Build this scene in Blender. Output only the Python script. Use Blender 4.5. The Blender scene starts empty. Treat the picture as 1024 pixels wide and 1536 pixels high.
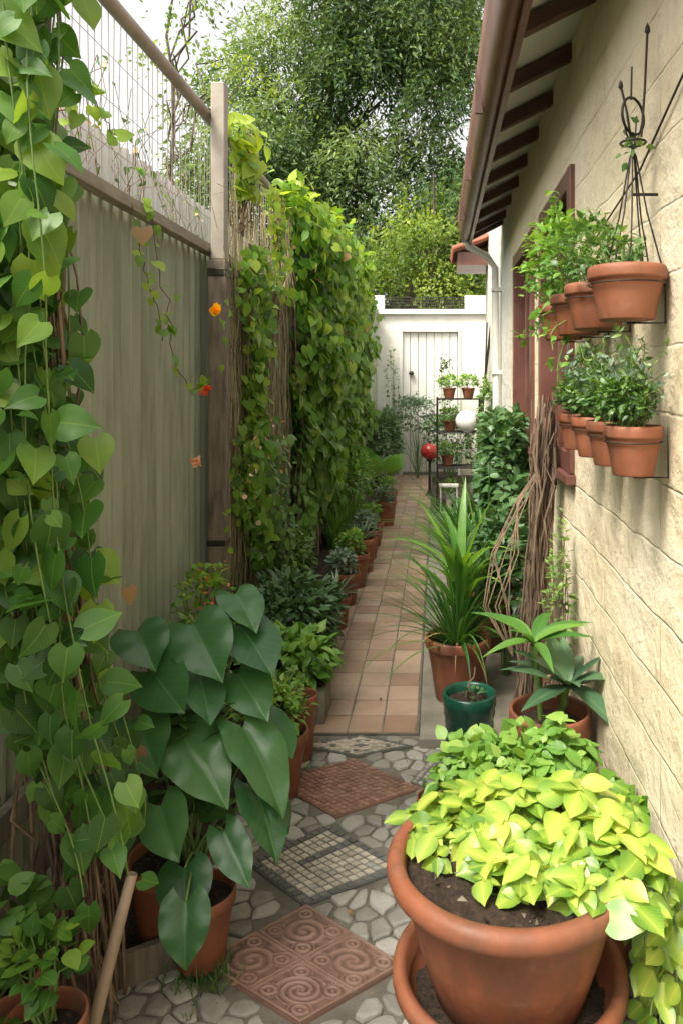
import bpy, math, random
import numpy as np
from mathutils import Vector
rng=np.random.default_rng(11); random.seed(11)
R=rng.uniform
scene=bpy.context.scene
COL=scene.collection

# ------------------------------------------------------------------ materials
def newmat(name):
    m=bpy.data.materials.new(name); m.use_nodes=True
    nt=m.node_tree; b=nt.nodes['Principled BSDF']; return m,nt,b
def N(nt,t,**k):
    n=nt.nodes.new(t)
    for a,v in k.items(): setattr(n,a,v)
    return n
def ramp(nt,cols,fac):
    r=N(nt,'ShaderNodeValToRGB'); e=r.color_ramp.elements
    while len(e)<len(cols): e.new(.5)
    for i,(p,c) in enumerate(cols):
        e[i].position=p; e[i].color=(*c,1)
    nt.links.new(fac,r.inputs[0]); return r.outputs[0]
def math_(nt,op,a,b=None):
    n=N(nt,'ShaderNodeMath',operation=op)
    for i,x in enumerate((a,b)):
        if x is None: continue
        if isinstance(x,(int,float)): n.inputs[i].default_value=x
        else: nt.links.new(x,n.inputs[i])
    return n.outputs[0]
def noise_(nt,scale,detail=4,vec=None,rough=.55,out='Fac'):
    n=N(nt,'ShaderNodeTexNoise'); n.inputs['Scale'].default_value=scale
    n.inputs['Detail'].default_value=detail; n.inputs['Roughness'].default_value=rough
    if vec is None:
        tc=N(nt,'ShaderNodeTexCoord'); vec=tc.outputs['Object']
    nt.links.new(vec,n.inputs['Vector']); return n.outputs[out]
def mapping(nt,scale=(1,1,1)):
    tc=N(nt,'ShaderNodeTexCoord'); mp=N(nt,'ShaderNodeMapping'); mp.inputs['Scale'].default_value=scale
    nt.links.new(tc.outputs['Object'],mp.inputs['Vector']); return mp.outputs[0]
def mix(nt,f,a,b,blend='MIX'):
    n=N(nt,'ShaderNodeMix',data_type='RGBA',blend_type=blend)
    for i,x in ((0,f),(6,a),(7,b)):
        if isinstance(x,(int,float)): n.inputs[i].default_value=x
        elif isinstance(x,tuple): n.inputs[i].default_value=(*x,1)
        else: nt.links.new(x,n.inputs[i])
    return n.outputs[2]
def bump(nt,h,strength,dist,b,normal=None):
    n=N(nt,'ShaderNodeBump'); n.inputs['Strength'].default_value=strength; n.inputs['Distance'].default_value=dist
    nt.links.new(h,n.inputs['Height'])
    if normal is not None: nt.links.new(normal,n.inputs['Normal'])
    if b is not None: nt.links.new(n.outputs[0],b.inputs['Normal'])
    return n.outputs[0]
def attr(nt,name='lv'):
    a=N(nt,'ShaderNodeAttribute'); a.attribute_name=name; return a.outputs['Fac']

def leafmat(name,dark,mid,light,trans=.35,rough=.42,vein=.35,bumps=.5,nerve=9.0,edge=None):
    m,nt,b=newmat(name)
    L=nt.links
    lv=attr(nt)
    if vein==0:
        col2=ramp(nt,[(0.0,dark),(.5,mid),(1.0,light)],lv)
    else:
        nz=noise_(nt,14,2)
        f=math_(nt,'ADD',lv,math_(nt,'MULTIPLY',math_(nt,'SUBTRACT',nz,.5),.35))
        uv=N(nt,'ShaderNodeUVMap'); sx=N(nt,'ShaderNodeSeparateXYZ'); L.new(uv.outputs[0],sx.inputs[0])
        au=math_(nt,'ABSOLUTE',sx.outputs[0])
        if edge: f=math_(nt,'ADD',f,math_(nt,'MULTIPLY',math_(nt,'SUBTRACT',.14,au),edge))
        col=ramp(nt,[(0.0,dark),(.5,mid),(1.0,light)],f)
        midrib=math_(nt,'LESS_THAN',au,.016)
        w=math_(nt,'FRACT',math_(nt,'MULTIPLY',math_(nt,'SUBTRACT',sx.outputs[1],math_(nt,'MULTIPLY',au,.9)),nerve))
        side=math_(nt,'LESS_THAN',w,.12)
        vv=math_(nt,'MINIMUM',math_(nt,'ADD',midrib,math_(nt,'MULTIPLY',side,.4)),1.0)
        lt=tuple(min(1,c*1.4+.02) for c in light)
        col2=mix(nt,math_(nt,'MULTIPLY',vv,vein),col,lt)
        if bumps and vein>.12: bump(nt,math_(nt,'SUBTRACT',1.0,vv),bumps*.4,.003,b)
    L.new(col2,b.inputs['Base Color']); b.inputs['Roughness'].default_value=rough
    t=N(nt,'ShaderNodeBsdfTranslucent')
    tc=mix(nt,1.0,col2,(1.7,1.6,.75),'MULTIPLY'); L.new(tc,t.inputs[0])
    ms=N(nt,'ShaderNodeMixShader'); ms.inputs[0].default_value=trans
    L.new(b.outputs[0],ms.inputs[1]); L.new(t.outputs[0],ms.inputs[2])
    L.new(ms.outputs[0],nt.nodes['Material Output'].inputs[0])
    return m

def simplemat(name,cols,scale=8,rough=.7,bscale=60,bstr=.3,bdist=.003,metal=0,usel=False,vec=None,stain=0):
    m,nt,b=newmat(name)
    v=mapping(nt,vec) if vec else None
    f=noise_(nt,scale,6,v)
    if usel:
        f=math_(nt,'ADD',math_(nt,'MULTIPLY',attr(nt),.7),math_(nt,'MULTIPLY',f,.45))
    c=ramp(nt,cols,f)
    if stain:
        s=noise_(nt,2.3,7,rough=.68)
        c=mix(nt,ramp(nt,[(.42,(0,0,0)),(.68,(stain,stain,stain))],s),c,(.10,.085,.055))
    nt.links.new(c,b.inputs['Base Color'])
    b.inputs['Roughness'].default_value=rough; b.inputs['Metallic'].default_value=metal
    bump(nt,noise_(nt,bscale,5,v),bstr,bdist,b)
    return m

M={}
M['ivy']=leafmat('ivy_leaf',(.03,.10,.018),(.085,.215,.035),(.26,.39,.05),trans=.38,vein=.25)
M['ivyfar']=leafmat('ivy_far_leaf',(.04,.12,.015),(.125,.27,.03),(.33,.44,.05),trans=.4,vein=.1)
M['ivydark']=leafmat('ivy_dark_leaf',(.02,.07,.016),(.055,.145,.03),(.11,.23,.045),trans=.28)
M['taro']=leafmat('elephant_ear_leaf',(.022,.085,.026),(.042,.13,.04),(.08,.19,.06),trans=.2,rough=.3,vein=.32,nerve=7)
M['lime']=leafmat('lime_leaf',(.11,.24,.03),(.30,.43,.06),(.52,.58,.12),trans=.28,rough=.33,vein=.22,edge=1.6)
M['lime2']=leafmat('lime_green_leaf',(.07,.20,.025),(.18,.35,.06),(.34,.48,.11),trans=.3,vein=.2)
M['herb']=leafmat('herb_leaf',(.035,.10,.025),(.10,.20,.045),(.21,.33,.08),trans=.3,vein=.0)
M['blade']=leafmat('strap_leaf',(.02,.08,.02),(.06,.17,.03),(.18,.34,.05),trans=.28,vein=.1,nerve=0.5)
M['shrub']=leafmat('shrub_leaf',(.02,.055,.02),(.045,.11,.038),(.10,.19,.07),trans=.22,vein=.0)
M['blue']=leafmat('blue_leaf',(.06,.12,.08),(.14,.22,.15),(.26,.36,.25),trans=.2,vein=.0)
M['agave']=leafmat('agave_leaf',(.03,.07,.04),(.055,.12,.06),(.10,.19,.09),trans=.15,rough=.4,vein=.2,nerve=.5)
M['treeleaf']=leafmat('tree_leaf',(.035,.085,.03),(.09,.165,.055),(.25,.35,.11),trans=.38,vein=0,rough=.6)
M['treelight']=leafmat('tree_light_leaf',(.07,.14,.025),(.18,.28,.05),(.38,.47,.10),trans=.5,vein=0,rough=.6)
M['flowery']=leafmat('yellow_petal',(.8,.4,.01),(.9,.5,.01),(.9,.6,.03),vein=0)
M['flowerr']=leafmat('red_petal',(.5,.04,.02),(.7,.1,.05),(.8,.25,.2),vein=0)
M['flowerp']=leafmat('pink_petal',(.6,.25,.2),(.8,.5,.4),(.85,.7,.55),vein=0)
M['dead']=leafmat('dry_leaf',(.12,.07,.03),(.28,.17,.07),(.45,.33,.14),trans=.25,vein=0,rough=.7)

def terracotta():
    m,nt,b=newmat('terracotta')
    f=noise_(nt,5,6); c=ramp(nt,[(.25,(.15,.048,.022)),(.5,(.25,.082,.038)),(.8,(.33,.135,.075))],f)
    s=noise_(nt,22,8,rough=.7)
    c=mix(nt,ramp(nt,[(.58,(0,0,0)),(.72,(.28,.28,.28))],s),c,(.42,.32,.25))
    d=noise_(nt,3,6,mapping(nt,(3,3,1)),.65)
    c=mix(nt,ramp(nt,[(.44,(0,0,0)),(.72,(.8,.8,.8))],d),c,(.085,.045,.028))
    nt.links.new(c,b.inputs['Base Color'])
    nt.links.new(ramp(nt,[(.3,(.40,.40,.40)),(.7,(.8,.8,.8))],s),b.inputs['Roughness'])
    bump(nt,noise_(nt,90,6),.3,.002,b); return m
M['terra']=terracotta()
M['soil']=simplemat('soil',[(.3,(.012,.008,.005)),(.6,(.05,.03,.018)),(.8,(.11,.07,.045))],70,.95,120,1.0,.015)
M['ground']=simplemat('ground_soil',[(.3,(.03,.024,.016)),(.6,(.075,.06,.04)),(.85,(.13,.11,.075))],6,.95,60,1.0,.02)
M['mortar']=simplemat('mortar',[(.3,(.12,.11,.09)),(.7,(.22,.205,.17))],12,.95,150,.8,.006,stain=.4)
M['stone']=simplemat('cobble_stone',[(.1,(.17,.165,.145)),(.5,(.31,.30,.265)),(.95,(.46,.445,.41))],18,.7,70,.7,.007,usel=True,stain=.5)
M['stonelight']=simplemat('mosaic_cream',[(.2,(.34,.30,.23)),(.9,(.60,.54,.44))],30,.6,90,.4,.003,usel=True,stain=.35)
M['stonedark']=simplemat('mosaic_dark',[(.2,(.08,.085,.08)),(.9,(.18,.18,.165))],30,.7,90,.4,.003,usel=True,stain=.3)
M['brickred']=simplemat('mosaic_red',[(.2,(.21,.105,.075)),(.9,(.38,.215,.155))],30,.8,90,.5,.004,usel=True,stain=.45)
M['tile']=simplemat('path_tile',[(.2,(.27,.165,.112)),(.55,(.375,.25,.175)),(.95,(.46,.335,.25))],7,.7,80,.4,.003,usel=True,stain=.4)
M['concrete']=simplemat('concrete',[(.3,(.17,.155,.125)),(.7,(.31,.29,.24))],7,.9,90,.5,.005,stain=.5)
M['relief']=simplemat('relief_terracotta',[(.15,(.09,.045,.035)),(.55,(.25,.14,.105)),(1.0,(.38,.25,.20))],20,.55,120,.4,.002,usel=True,stain=.35)
M['wood']=simplemat('weathered_wood',[(.3,(.10,.08,.06)),(.7,(.25,.205,.155))],6,.85,30,.6,.004,vec=(6,6,1))
M['rail']=simplemat('rail_wood',[(.3,(.22,.18,.13)),(.7,(.38,.33,.26))],6,.75,30,.5,.004,vec=(6,1,6))
M['brown']=simplemat('brown_paint',[(.3,(.11,.042,.032)),(.7,(.20,.09,.07))],5,.35,40,.3,.002)
M['darkwood']=simplemat('rafter_wood',[(.3,(.06,.028,.022)),(.7,(.13,.065,.05))],5,.6,40,.3,.002)
M['white']=simplemat('white_paint',[(.3,(.60,.59,.54)),(.7,(.74,.73,.69))],3,.6,60,.2,.002)
M['soffit']=simplemat('soffit_paint',[(.3,(.66,.66,.64)),(.7,(.78,.78,.76))],3,.6,60,.2,.002)
M['metal']=simplemat('galvanised_metal',[(.3,(.24,.21,.17)),(.7,(.38,.345,.29))],9,.5,60,.3,.002)
M['iron']=simplemat('black_iron',[(.3,(.015,.014,.013)),(.7,(.05,.042,.035))],20,.5,80,.3,.001,metal=.5)
M['greenglaze']=simplemat('green_glaze',[(.3,(.006,.042,.026)),(.7,(.016,.095,.06))],6,.22,30,.1,.001)
M['twig']=simplemat('twig_bark',[(.3,(.09,.058,.038)),(.7,(.25,.175,.12))],15,.9,60,.5,.003)
M['reed']=simplemat('dry_reed',[(.2,(.18,.15,.075)),(.9,(.42,.37,.22))],15,.9,60,.4,.002,usel=True)
M['stem']=simplemat('green_stem',[(.3,(.07,.14,.03)),(.7,(.16,.25,.06))],15,.6,60,.2,.001)
M['bark']=simplemat('tree_bark',[(.3,(.05,.038,.028)),(.7,(.15,.12,.09))],6,.95,14,1.0,.03)
M['glass']=simplemat('dark_glass',[(.3,(.012,.014,.016)),(.7,(.03,.034,.038))],2,.08,10,.02,.001)
M['red']=simplemat('red_glaze',[(.3,(.30,.02,.018)),(.7,(.42,.045,.03))],3,.2,30,.05,.001)
M['rooft']=simplemat('roof_tile',[(.3,(.20,.07,.04)),(.7,(.38,.15,.09))],5,.8,30,.5,.004)
M['hose']=simplemat('beige_pole',[(.3,(.30,.22,.15)),(.7,(.45,.35,.25))],12,.6,60,.2,.001)

def wallmat(name,c1,c2,c3,courses=True):
    m,nt,b=newmat(name); L=nt.links
    tc=N(nt,'ShaderNodeTexCoord'); s=N(nt,'ShaderNodeSeparateXYZ'); L.new(tc.outputs['Object'],s.inputs[0])
    wob=noise_(nt,3.5,3)
    cb=N(nt,'ShaderNodeCombineXYZ'); L.new(s.outputs[1],cb.inputs[0])
    L.new(math_(nt,'ADD',s.outputs[2],math_(nt,'MULTIPLY',wob,.04)),cb.inputs[1])
    br=N(nt,'ShaderNodeTexBrick'); L.new(cb.outputs[0],br.inputs['Vector'])
    br.inputs['Scale'].default_value=1; br.inputs['Brick Width'].default_value=.62; br.inputs['Row Height'].default_value=.165
    br.inputs['Mortar Size'].default_value=.006; br.inputs['Mortar Smooth'].default_value=1.0
    br.inputs['Color1'].default_value=(.42,.42,.42,1); br.inputs['Color2'].default_value=(.58,.58,.58,1)
    n1=noise_(nt,2.2,6,rough=.65)
    c=ramp(nt,[(.3,c1),(.5,c2),(.75,c3)],n1)
    st=noise_(nt,2.0,6,mapping(nt,(1,5,.6)),rough=.7)
    c=mix(nt,ramp(nt,[(.52,(0,0,0)),(.8,(.35,.35,.35))],st),c,tuple(x*.6 for x in c2))
    sp=noise_(nt,35,6,rough=.75)
    c=mix(nt,ramp(nt,[(.58,(0,0,0)),(.74,(.4,.4,.4))],sp),c,tuple(x*.65 for x in c1))
    low=math_(nt,'SUBTRACT',.95,math_(nt,'ADD',math_(nt,'MULTIPLY',s.outputs[2],1.5),math_(nt,'MULTIPLY',math_(nt,'SUBTRACT',n1,.5),1.8)))
    low=math_(nt,'MAXIMUM',math_(nt,'MINIMUM',low,.65),0.0)
    c=mix(nt,low,c,(.26,.235,.15))
    msk=br.outputs['Fac']
    brk=ramp(nt,[(.42,(0,0,0)),(.66,(1,1,1))],noise_(nt,2.6,6,rough=.7))
    mk=math_(nt,'MULTIPLY',msk,brk)
    if courses:
        c=mix(nt,math_(nt,'MULTIPLY',mk,.16),c,tuple(x*.5 for x in c1))
    L.new(c,b.inputs['Base Color']); b.inputs['Roughness'].default_value=.88
    nn=None
    if courses:
        hh=math_(nt,'ADD',math_(nt,'MULTIPLY',math_(nt,'SUBTRACT',1.0,mk),.8),math_(nt,'MULTIPLY',br.outputs['Color'],.8))
        nn=bump(nt,hh,.6,.010,None)
    n2=bump(nt,noise_(nt,9,6,rough=.6),.8,.03,None,nn)
    bump(nt,noise_(nt,75,6,rough=.7),.6,.006,b,n2)
    return m
M['wall']=wallmat('cream_block_wall',(.66,.54,.36),(.79,.68,.49),(.84,.76,.60))
M['wall2']=wallmat('white_render',(.62,.59,.51),(.70,.68,.62),(.76,.74,.70),False)
def fencemat():
    m,nt,b=newmat('corrugated_sheet'); L=nt.links
    f=noise_(nt,2.2,5,mapping(nt,(1,3,.5)))
    c=ramp(nt,[(.3,(.22,.25,.18)),(.5,(.31,.34,.255)),(.75,(.41,.43,.34))],f)
    g=noise_(nt,9,6,mapping(nt,(1,6,.25)),rough=.7)
    c=mix(nt,ramp(nt,[(.5,(0,0,0)),(.72,(.7,.7,.7))],g),c,(.155,.165,.105))
    L.new(c,b.inputs['Base Color']); b.inputs['Roughness'].default_value=.45
    bump(nt,noise_(nt,40,4),.15,.002,b); return m
M['sheet']=fencemat()

# ------------------------------------------------------------------ mesh builder
class MB:
    def __init__(s): s.V=[];s.L=[];s.S=[];s.MI=[];s.U=[];s.A=[];s.SM=[];s.n=0;s.mats=[]
    def mi(s,k):
        if k not in s.mats: s.mats.append(k)
        return s.mats.index(k)
    def add(s,v,f,mat,uv=None,lv=.5,smooth=True):
        v=np.asarray(v,float).reshape(-1,3)
        if isinstance(f,np.ndarray): lo=f.ravel(); sz=np.full(len(f),f.shape[1])
        else: lo=np.concatenate([np.asarray(x) for x in f]); sz=np.array([len(x) for x in f])
        s.raw(v,lo,sz,mat,uv,lv,smooth)
    def raw(s,v,lo,sz,mat,uv=None,lv=.5,smooth=True):
        s.V.append(v); s.L.append(lo+s.n); s.S.append(sz); s.n+=len(v)
        s.MI.append(np.full(len(sz),s.mi(mat)))
        s.U.append(np.full((len(v),2),.25) if uv is None else uv)
        s.A.append(np.full(len(v),lv,float) if np.isscalar(lv) else lv)
        s.SM.append(np.full(len(sz),smooth))
    def build(s,name,parent=None,bevel=0):
        V=np.concatenate(s.V);Lo=np.concatenate(s.L).astype(np.int32);S=np.concatenate(s.S).astype(np.int32)
        me=bpy.data.meshes.new(name)
        me.vertices.add(len(V)); me.vertices.foreach_set('co',V.astype(np.float32).ravel())
        me.loops.add(len(Lo)); me.loops.foreach_set('vertex_index',Lo)
        me.polygons.add(len(S)); st=np.concatenate([[0],np.cumsum(S)[:-1]]).astype(np.int32)
        me.polygons.foreach_set('loop_start',st)
        me.polygons.foreach_set('material_index',np.concatenate(s.MI).astype(np.int32))
        me.polygons.foreach_set('use_smooth',np.concatenate(s.SM))
        me.update(calc_edges=True)
        uvl=me.uv_layers.new(name='UVMap'); uvl.data.foreach_set('uv',np.concatenate(s.U)[Lo].astype(np.float32).ravel())
        a=me.attributes.new('lv','FLOAT','POINT'); a.data.foreach_set('value',np.concatenate(s.A).astype(np.float32))
        for k in s.mats: me.materials.append(M[k])
        ob=bpy.data.objects.new(name,me); COL.objects.link(ob)
        if parent: ob.parent=parent
        if bevel:
            b=ob.modifiers.new('bevel','BEVEL'); b.width=bevel; b.segments=2; b.limit_method='ANGLE'
        return ob
def empty(name):
    e=bpy.data.objects.new(name,None); COL.objects.link(e); return e

def box(mb,a,b,mat,lv=.5):
    x0,y0,z0=a;x1,y1,z1=b
    v=[(x0,y0,z0),(x1,y0,z0),(x1,y1,z0),(x0,y1,z0),(x0,y0,z1),(x1,y0,z1),(x1,y1,z1),(x0,y1,z1)]
    f=np.array([(0,3,2,1),(4,5,6,7),(0,1,5,4),(1,2,6,5),(2,3,7,6),(3,0,4,7)])
    mb.add(v,f,mat,lv=lv,smooth=False)
def beam(mb,p,q,w,h,mat):
    p=np.array(p,float);q=np.array(q,float);d=q-p;d/=np.linalg.norm(d)
    up=np.array([0,0,1.]) if abs(d[2])<.95 else np.array([0,1.,0])
    s=np.cross(d,up);s/=np.linalg.norm(s);u=np.cross(s,d)
    v=[]
    for c in (p,q):
        for a,b in((-1,-1),(1,-1),(1,1),(-1,1)): v.append(c+s*a*w/2+u*b*h/2)
    f=np.array([(0,3,2,1),(4,5,6,7),(0,1,5,4),(1,2,6,5),(2,3,7,6),(3,0,4,7)])
    f=f[:, ::-1]
    mb.add(v,f,mat,smooth=False)
def tube(mb,pts,rad,mat,seg=6,lv=.5):
    P=np.array(pts,float);n=len(P)
    r=np.full(n,rad) if np.isscalar(rad) else np.interp(np.linspace(0,1,n),np.linspace(0,1,len(rad)),rad)
    T=np.gradient(P,axis=0);T/=np.linalg.norm(T,axis=1)[:,None]+1e-9
    m=T.mean(0); up=np.array([0,0,1.]) if abs(m[2])<.8*np.linalg.norm(m)+1e-9 else np.array([1.,.1,0])
    A=np.cross(T,up);A/=np.linalg.norm(A,axis=1)[:,None]+1e-9;B=np.cross(T,A)
    th=np.arange(seg)/seg*2*math.pi
    V=P[:,None]+r[:,None,None]*(A[:,None]*np.cos(th)[None,:,None]+B[:,None]*np.sin(th)[None,:,None])
    i=np.arange(n-1)[:,None]*seg;j=np.arange(seg)[None];k=(j+1)%seg
    F=np.stack([i+j,i+k,i+seg+k,i+seg+j],-1).reshape(-1,4)
    mb.add(V.reshape(-1,3),F,mat,lv=lv)
def wig(p,q,n=8,amp=.02,sag=0):
    p=np.array(p,float);q=np.array(q,float);t=np.linspace(0,1,n)[:,None]
    P=p+(q-p)*t; P[1:-1]+=rng.normal(0,amp,(n-2,3)); P[:,2]-=sag*4*(t*(1-t))[:,0]; return P
def lathe(mb,c,prof,mat,seg=48,cap=False,lv=.5,wob=0):
    pr=np.array(prof,float);n=len(pr);th=np.arange(seg)/seg*2*math.pi
    rr=pr[:,0][:,None]*(1+wob*np.sin(th*3+1)[None])
    V=np.stack([c[0]+rr*np.cos(th),c[1]+rr*np.sin(th),c[2]+np.repeat(pr[:,1][:,None],seg,1)],-1)
    i=np.arange(n-1)[:,None]*seg;j=np.arange(seg)[None];k=(j+1)%seg
    F=np.stack([i+j,i+k,i+seg+k,i+seg+j],-1).reshape(-1,4)
    mb.add(V.reshape(-1,3),F,mat,lv=lv)
def soil(mb,c,r,z,mat='soil'):
    nr,ns=9,36;V=[];
    for i in range(nr):
        for j in range(ns):
            a=j/ns*2*math.pi;rr=r*i/(nr-1)
            V.append((c[0]+rr*math.cos(a),c[1]+rr*math.sin(a),z+(R(-.012,.012) if i<nr-1 else -.004)*min(1,r/.12)))
    F=[]
    for i in range(nr-1):
        for j in range(ns): F.append((i*ns+j,(i+1)*ns+j,(i+1)*ns+(j+1)%ns,i*ns+(j+1)%ns))
    mb.add(V,np.array(F),mat)
def pot(mb,x,y,z0,r,h,base=.68,mat='terra',rimh=.17,seg=56):
    rb=r*base; b=h*rimh
    prof=[(0,0),(rb*.97,0),(rb,.004),(rb+(r*.9-rb)*.5,(h-b)*.5),(r*.915,h-b-.004),(r*.93,h-b-.001),(r*.985,h-b+.001),(r,h-b+.006),(r*1.0,h-.012),(r*.985,h-.003),(r*.95,h),(r*.91,h-.003),(r*.9,h-.012),(r*.88,h*.84),(r*.85,h*.8)]
    lathe(mb,(x,y,z0),prof,mat,seg,wob=.004)
    soil(mb,(x,y),r*.885,z0+h*.87)

# leaf templates
def template(W,B,rows=6,cols=2,fold=.25,droop=.25,wave=0.0):
    tk=np.linspace(0,1,len(W)); t=np.linspace(0,1,rows+1)
    w=np.interp(t,tk,W); b=np.interp(t,tk,B)
    V=[];U=[]
    for i in range(rows+1):
        for j in range(-cols,cols+1):
            s=j/cols; x=s*w[i]; y=t[i]+abs(s)**1.5*b[i]
            z=fold*abs(x)*(1-.7*abs(x)/.5)-droop*y*y+wave*math.sin(y*14+ (1 if s>0 else 2.3))*abs(s)
            V.append((x,y,z)); U.append((s*w[i],y))
    c=2*cols+1;F=[]
    for i in range(rows):
        for j in range(2*cols): F.append((i*c+j,i*c+j+1,(i+1)*c+j+1,(i+1)*c+j))
    return np.array(V),np.array(F),np.array(U)
HW=[.20,.37,.46,.485,.46,.41,.34,.26,.17,.08,.004]; HB=[-.2,-.17,-.12,-.08,-.04,-.01,0,0,0,0,0]
BW=[.24,.40,.47,.495,.485,.455,.40,.32,.225,.12,.004]; BB=[-.26,-.22,-.16,-.10,-.06,-.03,-.01,0,0,0,0]
OW=[.02,.15,.24,.29,.30,.28,.24,.18,.11,.05,.004]; OB=[0]*11
PW=[.06,.22,.31,.355,.37,.36,.325,.27,.19,.09,.006]
LW=[.02,.05,.08,.10,.11,.11,.10,.08,.06,.03,.003]
T_heart=template(HW,HB,8,2,.3,.28,.012)
T_heartS=template(HW,HB,5,1,.3,.3)
T_big=template(BW,BB,18,6,.30,.26,.022)
T_oval=template(PW,OB,9,2,.28,.22,.012)
T_ovalS=template(OW,OB,4,1,.4,.35)
T_round=template([.1,.33,.42,.45,.46,.44,.4,.34,.26,.15,.02],[0]*11,6,2,.2,.2)
T_roundS=template([.1,.33,.42,.45,.46,.44,.4,.34,.26,.15,.02],[0]*11,4,1,.25,.25)
T_lance=template(LW,OB,8,1,.4,.35)
T_lanceS=template(LW,OB,3,1,.3,.3)
T_far=(np.array([(0,0,0),(.25,.5,.03),(0,1,-.1),(-.25,.5,.03)]),np.array([(0,1,2,3)]),np.array([(0,0),(.2,.5),(0,1),(-.2,.5)]))
T_needle=(np.array([(0,0,0),(.15,.4,.02),(0,1,-.1),(-.15,.4,.02)]),np.array([(0,1,2,3)]),np.array([(0,0),(.2,.5),(0,1),(-.2,.5)]))
def nrm(a): return a/(np.linalg.norm(a,axis=-1,keepdims=True)+1e-9)
def leaves(mb,T,P,D,Nn,S,mat,lv,wscale=1.0):
    P=np.asarray(P,float);n=len(P)
    if n==0:return
    Y=nrm(np.asarray(D,float));Z=np.asarray(Nn,float);Z=nrm(Z-(Z*Y).sum(1,keepdims=True)*Y);X=np.cross(Y,Z)
    tv,tf,tu=T; S=np.broadcast_to(S,(n,)); ws=S*R(.85,1.15,n)*wscale
    cz=S*R(.3,1.6,n)
    V=P[:,None]+X[:,None]*(tv[None,:,0:1]*ws[:,None,None])+Y[:,None]*(tv[None,:,1:2]*S[:,None,None])+Z[:,None]*(tv[None,:,2:3]*cz[:,None,None])
    k=len(tv);lo=(tf.ravel()[None]+(np.arange(n)*k)[:,None]).ravel()
    mb.raw(V.reshape(-1,3),lo,np.full(n*len(tf),tf.shape[1]),mat,np.tile(tu,(n,1)),np.repeat(np.broadcast_to(lv,(n,)),k),True)
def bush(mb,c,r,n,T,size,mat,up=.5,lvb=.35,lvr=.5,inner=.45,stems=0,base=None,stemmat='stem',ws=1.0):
    c=np.array(c,float);r=np.array(r,float)
    u=nrm(rng.normal(0,1,(n,3))); rad=R(inner,1,(n,1))**.6
    u[:,2]=np.where(u[:,2]<-.55,-u[:,2],u[:,2])
    ph=R(0,6,3); lump=1+.2*np.sin(u[:,0:1]*5+ph[0])*np.sin(u[:,1:2]*5+ph[1])+.13*np.sin(u[:,2:3]*7+ph[2])+np.abs(rng.normal(0,.07,(n,1)))
    P=c+u*rad*r*lump
    D=u*np.array([1,1,.5])+rng.normal(0,.45,(n,3))+np.array([0,0,up-.4])
    Nn=u*.5+np.array([0,0,1.])+rng.normal(0,.35,(n,3))
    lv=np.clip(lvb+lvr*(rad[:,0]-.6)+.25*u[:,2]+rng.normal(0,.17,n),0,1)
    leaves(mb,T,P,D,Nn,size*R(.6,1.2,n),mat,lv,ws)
    if stems:
        b=np.array(base if base is not None else c-np.array([0,0,r[2]]),float)
        for i in range(stems):
            q=P[rng.integers(n)]; tube(mb,wig(b+rng.normal(0,.012,3)*[1,1,0],q,6,.008),[.004,.0015],stemmat,5)
def blade(mb,base,az,L,W,a0,droop,mat,lv,n=10,twist=0):
    p=np.array(base,float);h=np.array([math.cos(az),math.sin(az),0]);s=np.array([-h[1],h[0],0])
    V=[];U=[]
    for i in range(n+1):
        t=i/n;a=a0-droop*t**1.4
        d=h*math.cos(a)+np.array([0,0,1])*math.sin(a); nn=np.cross(d,s)
        nn=nn if nn[2]>0 else -nn
        w=W*min(1,(t*5+.45))*(1-t**2.6)+.0006
        for k in(-1,0,1):
            V.append(p+s*k*w*.5+nn*(abs(k)*w*.12)); U.append((k*.15,t))
        p=p+d*L/n
    F=[]
    for i in range(n):
        for k in range(2):F.append((i*3+k,i*3+k+1,i*3+4+k,i*3+3+k))
    mb.add(V,np.array(F),mat,uv=np.array(U),lv=lv)

# ------------------------------------------------------------------ ground & paving
g=MB(); s_=60
g.add([(-s_,-30,0),(s_,-30,0),(s_,200,0),(-s_,200,0)],np.array([(0,1,2,3)]),'ground',smooth=False); g.build('ground')

panels=[[(-.625,2.025),(-.326,1.828),(-.088,2.014),(-.38,2.245)],
        [(-.60,2.44),(-.386,2.245),(-.095,2.42),(-.375,2.65)],
        [(-.635,2.945),(-.356,2.70),(-.065,2.89),(-.337,3.11)],
        [(-.60,3.225),(-.325,3.13),(-.10,3.22),(-.325,3.315)],
        [(-.02,3.12),(-.10,2.93),(.10,2.82),(.2,3.0)]]
def inpoly_d(p,poly):
    best=-9;e=None
    for i in range(4):
        a=np.array(poly[i]);b=np.array(poly[(i+1)%4]);d=b-a;n=np.array([d[1],-d[0]]);n=n/np.linalg.norm(n)
        s=np.dot(np.array(p)-a,n)
        if s>best:best=s;e=(a,n)
    return best,e
def clip(poly,a,n):
    out=[]
    for i in range(len(poly)):
        p=poly[i];q=poly[(i+1)%len(poly)];dp=np.dot(p-a,n);dq=np.dot(q-a,n)
        if dp<=0:out.append(p)
        if dp*dq<0:out.append(p+(q-p)*dp/(dp-dq))
    return out
cob=MB()
cob.add([(-1.14,.3,.004),(.535,.3,.004),(.535,3.33,.004),(-1.14,3.33,.004)],np.array([(0,1,2,3)]),'mortar',smooth=False)
sp=.076;pts=[]
for i in range(-1,24):
    for j in range(-1,48):
        pts.append((-1.14+(i+(j%2)*.5)*sp+R(-.026,.026),.3+j*sp*.87+R(-.024,.024)))
pts=np.array(pts)
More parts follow.
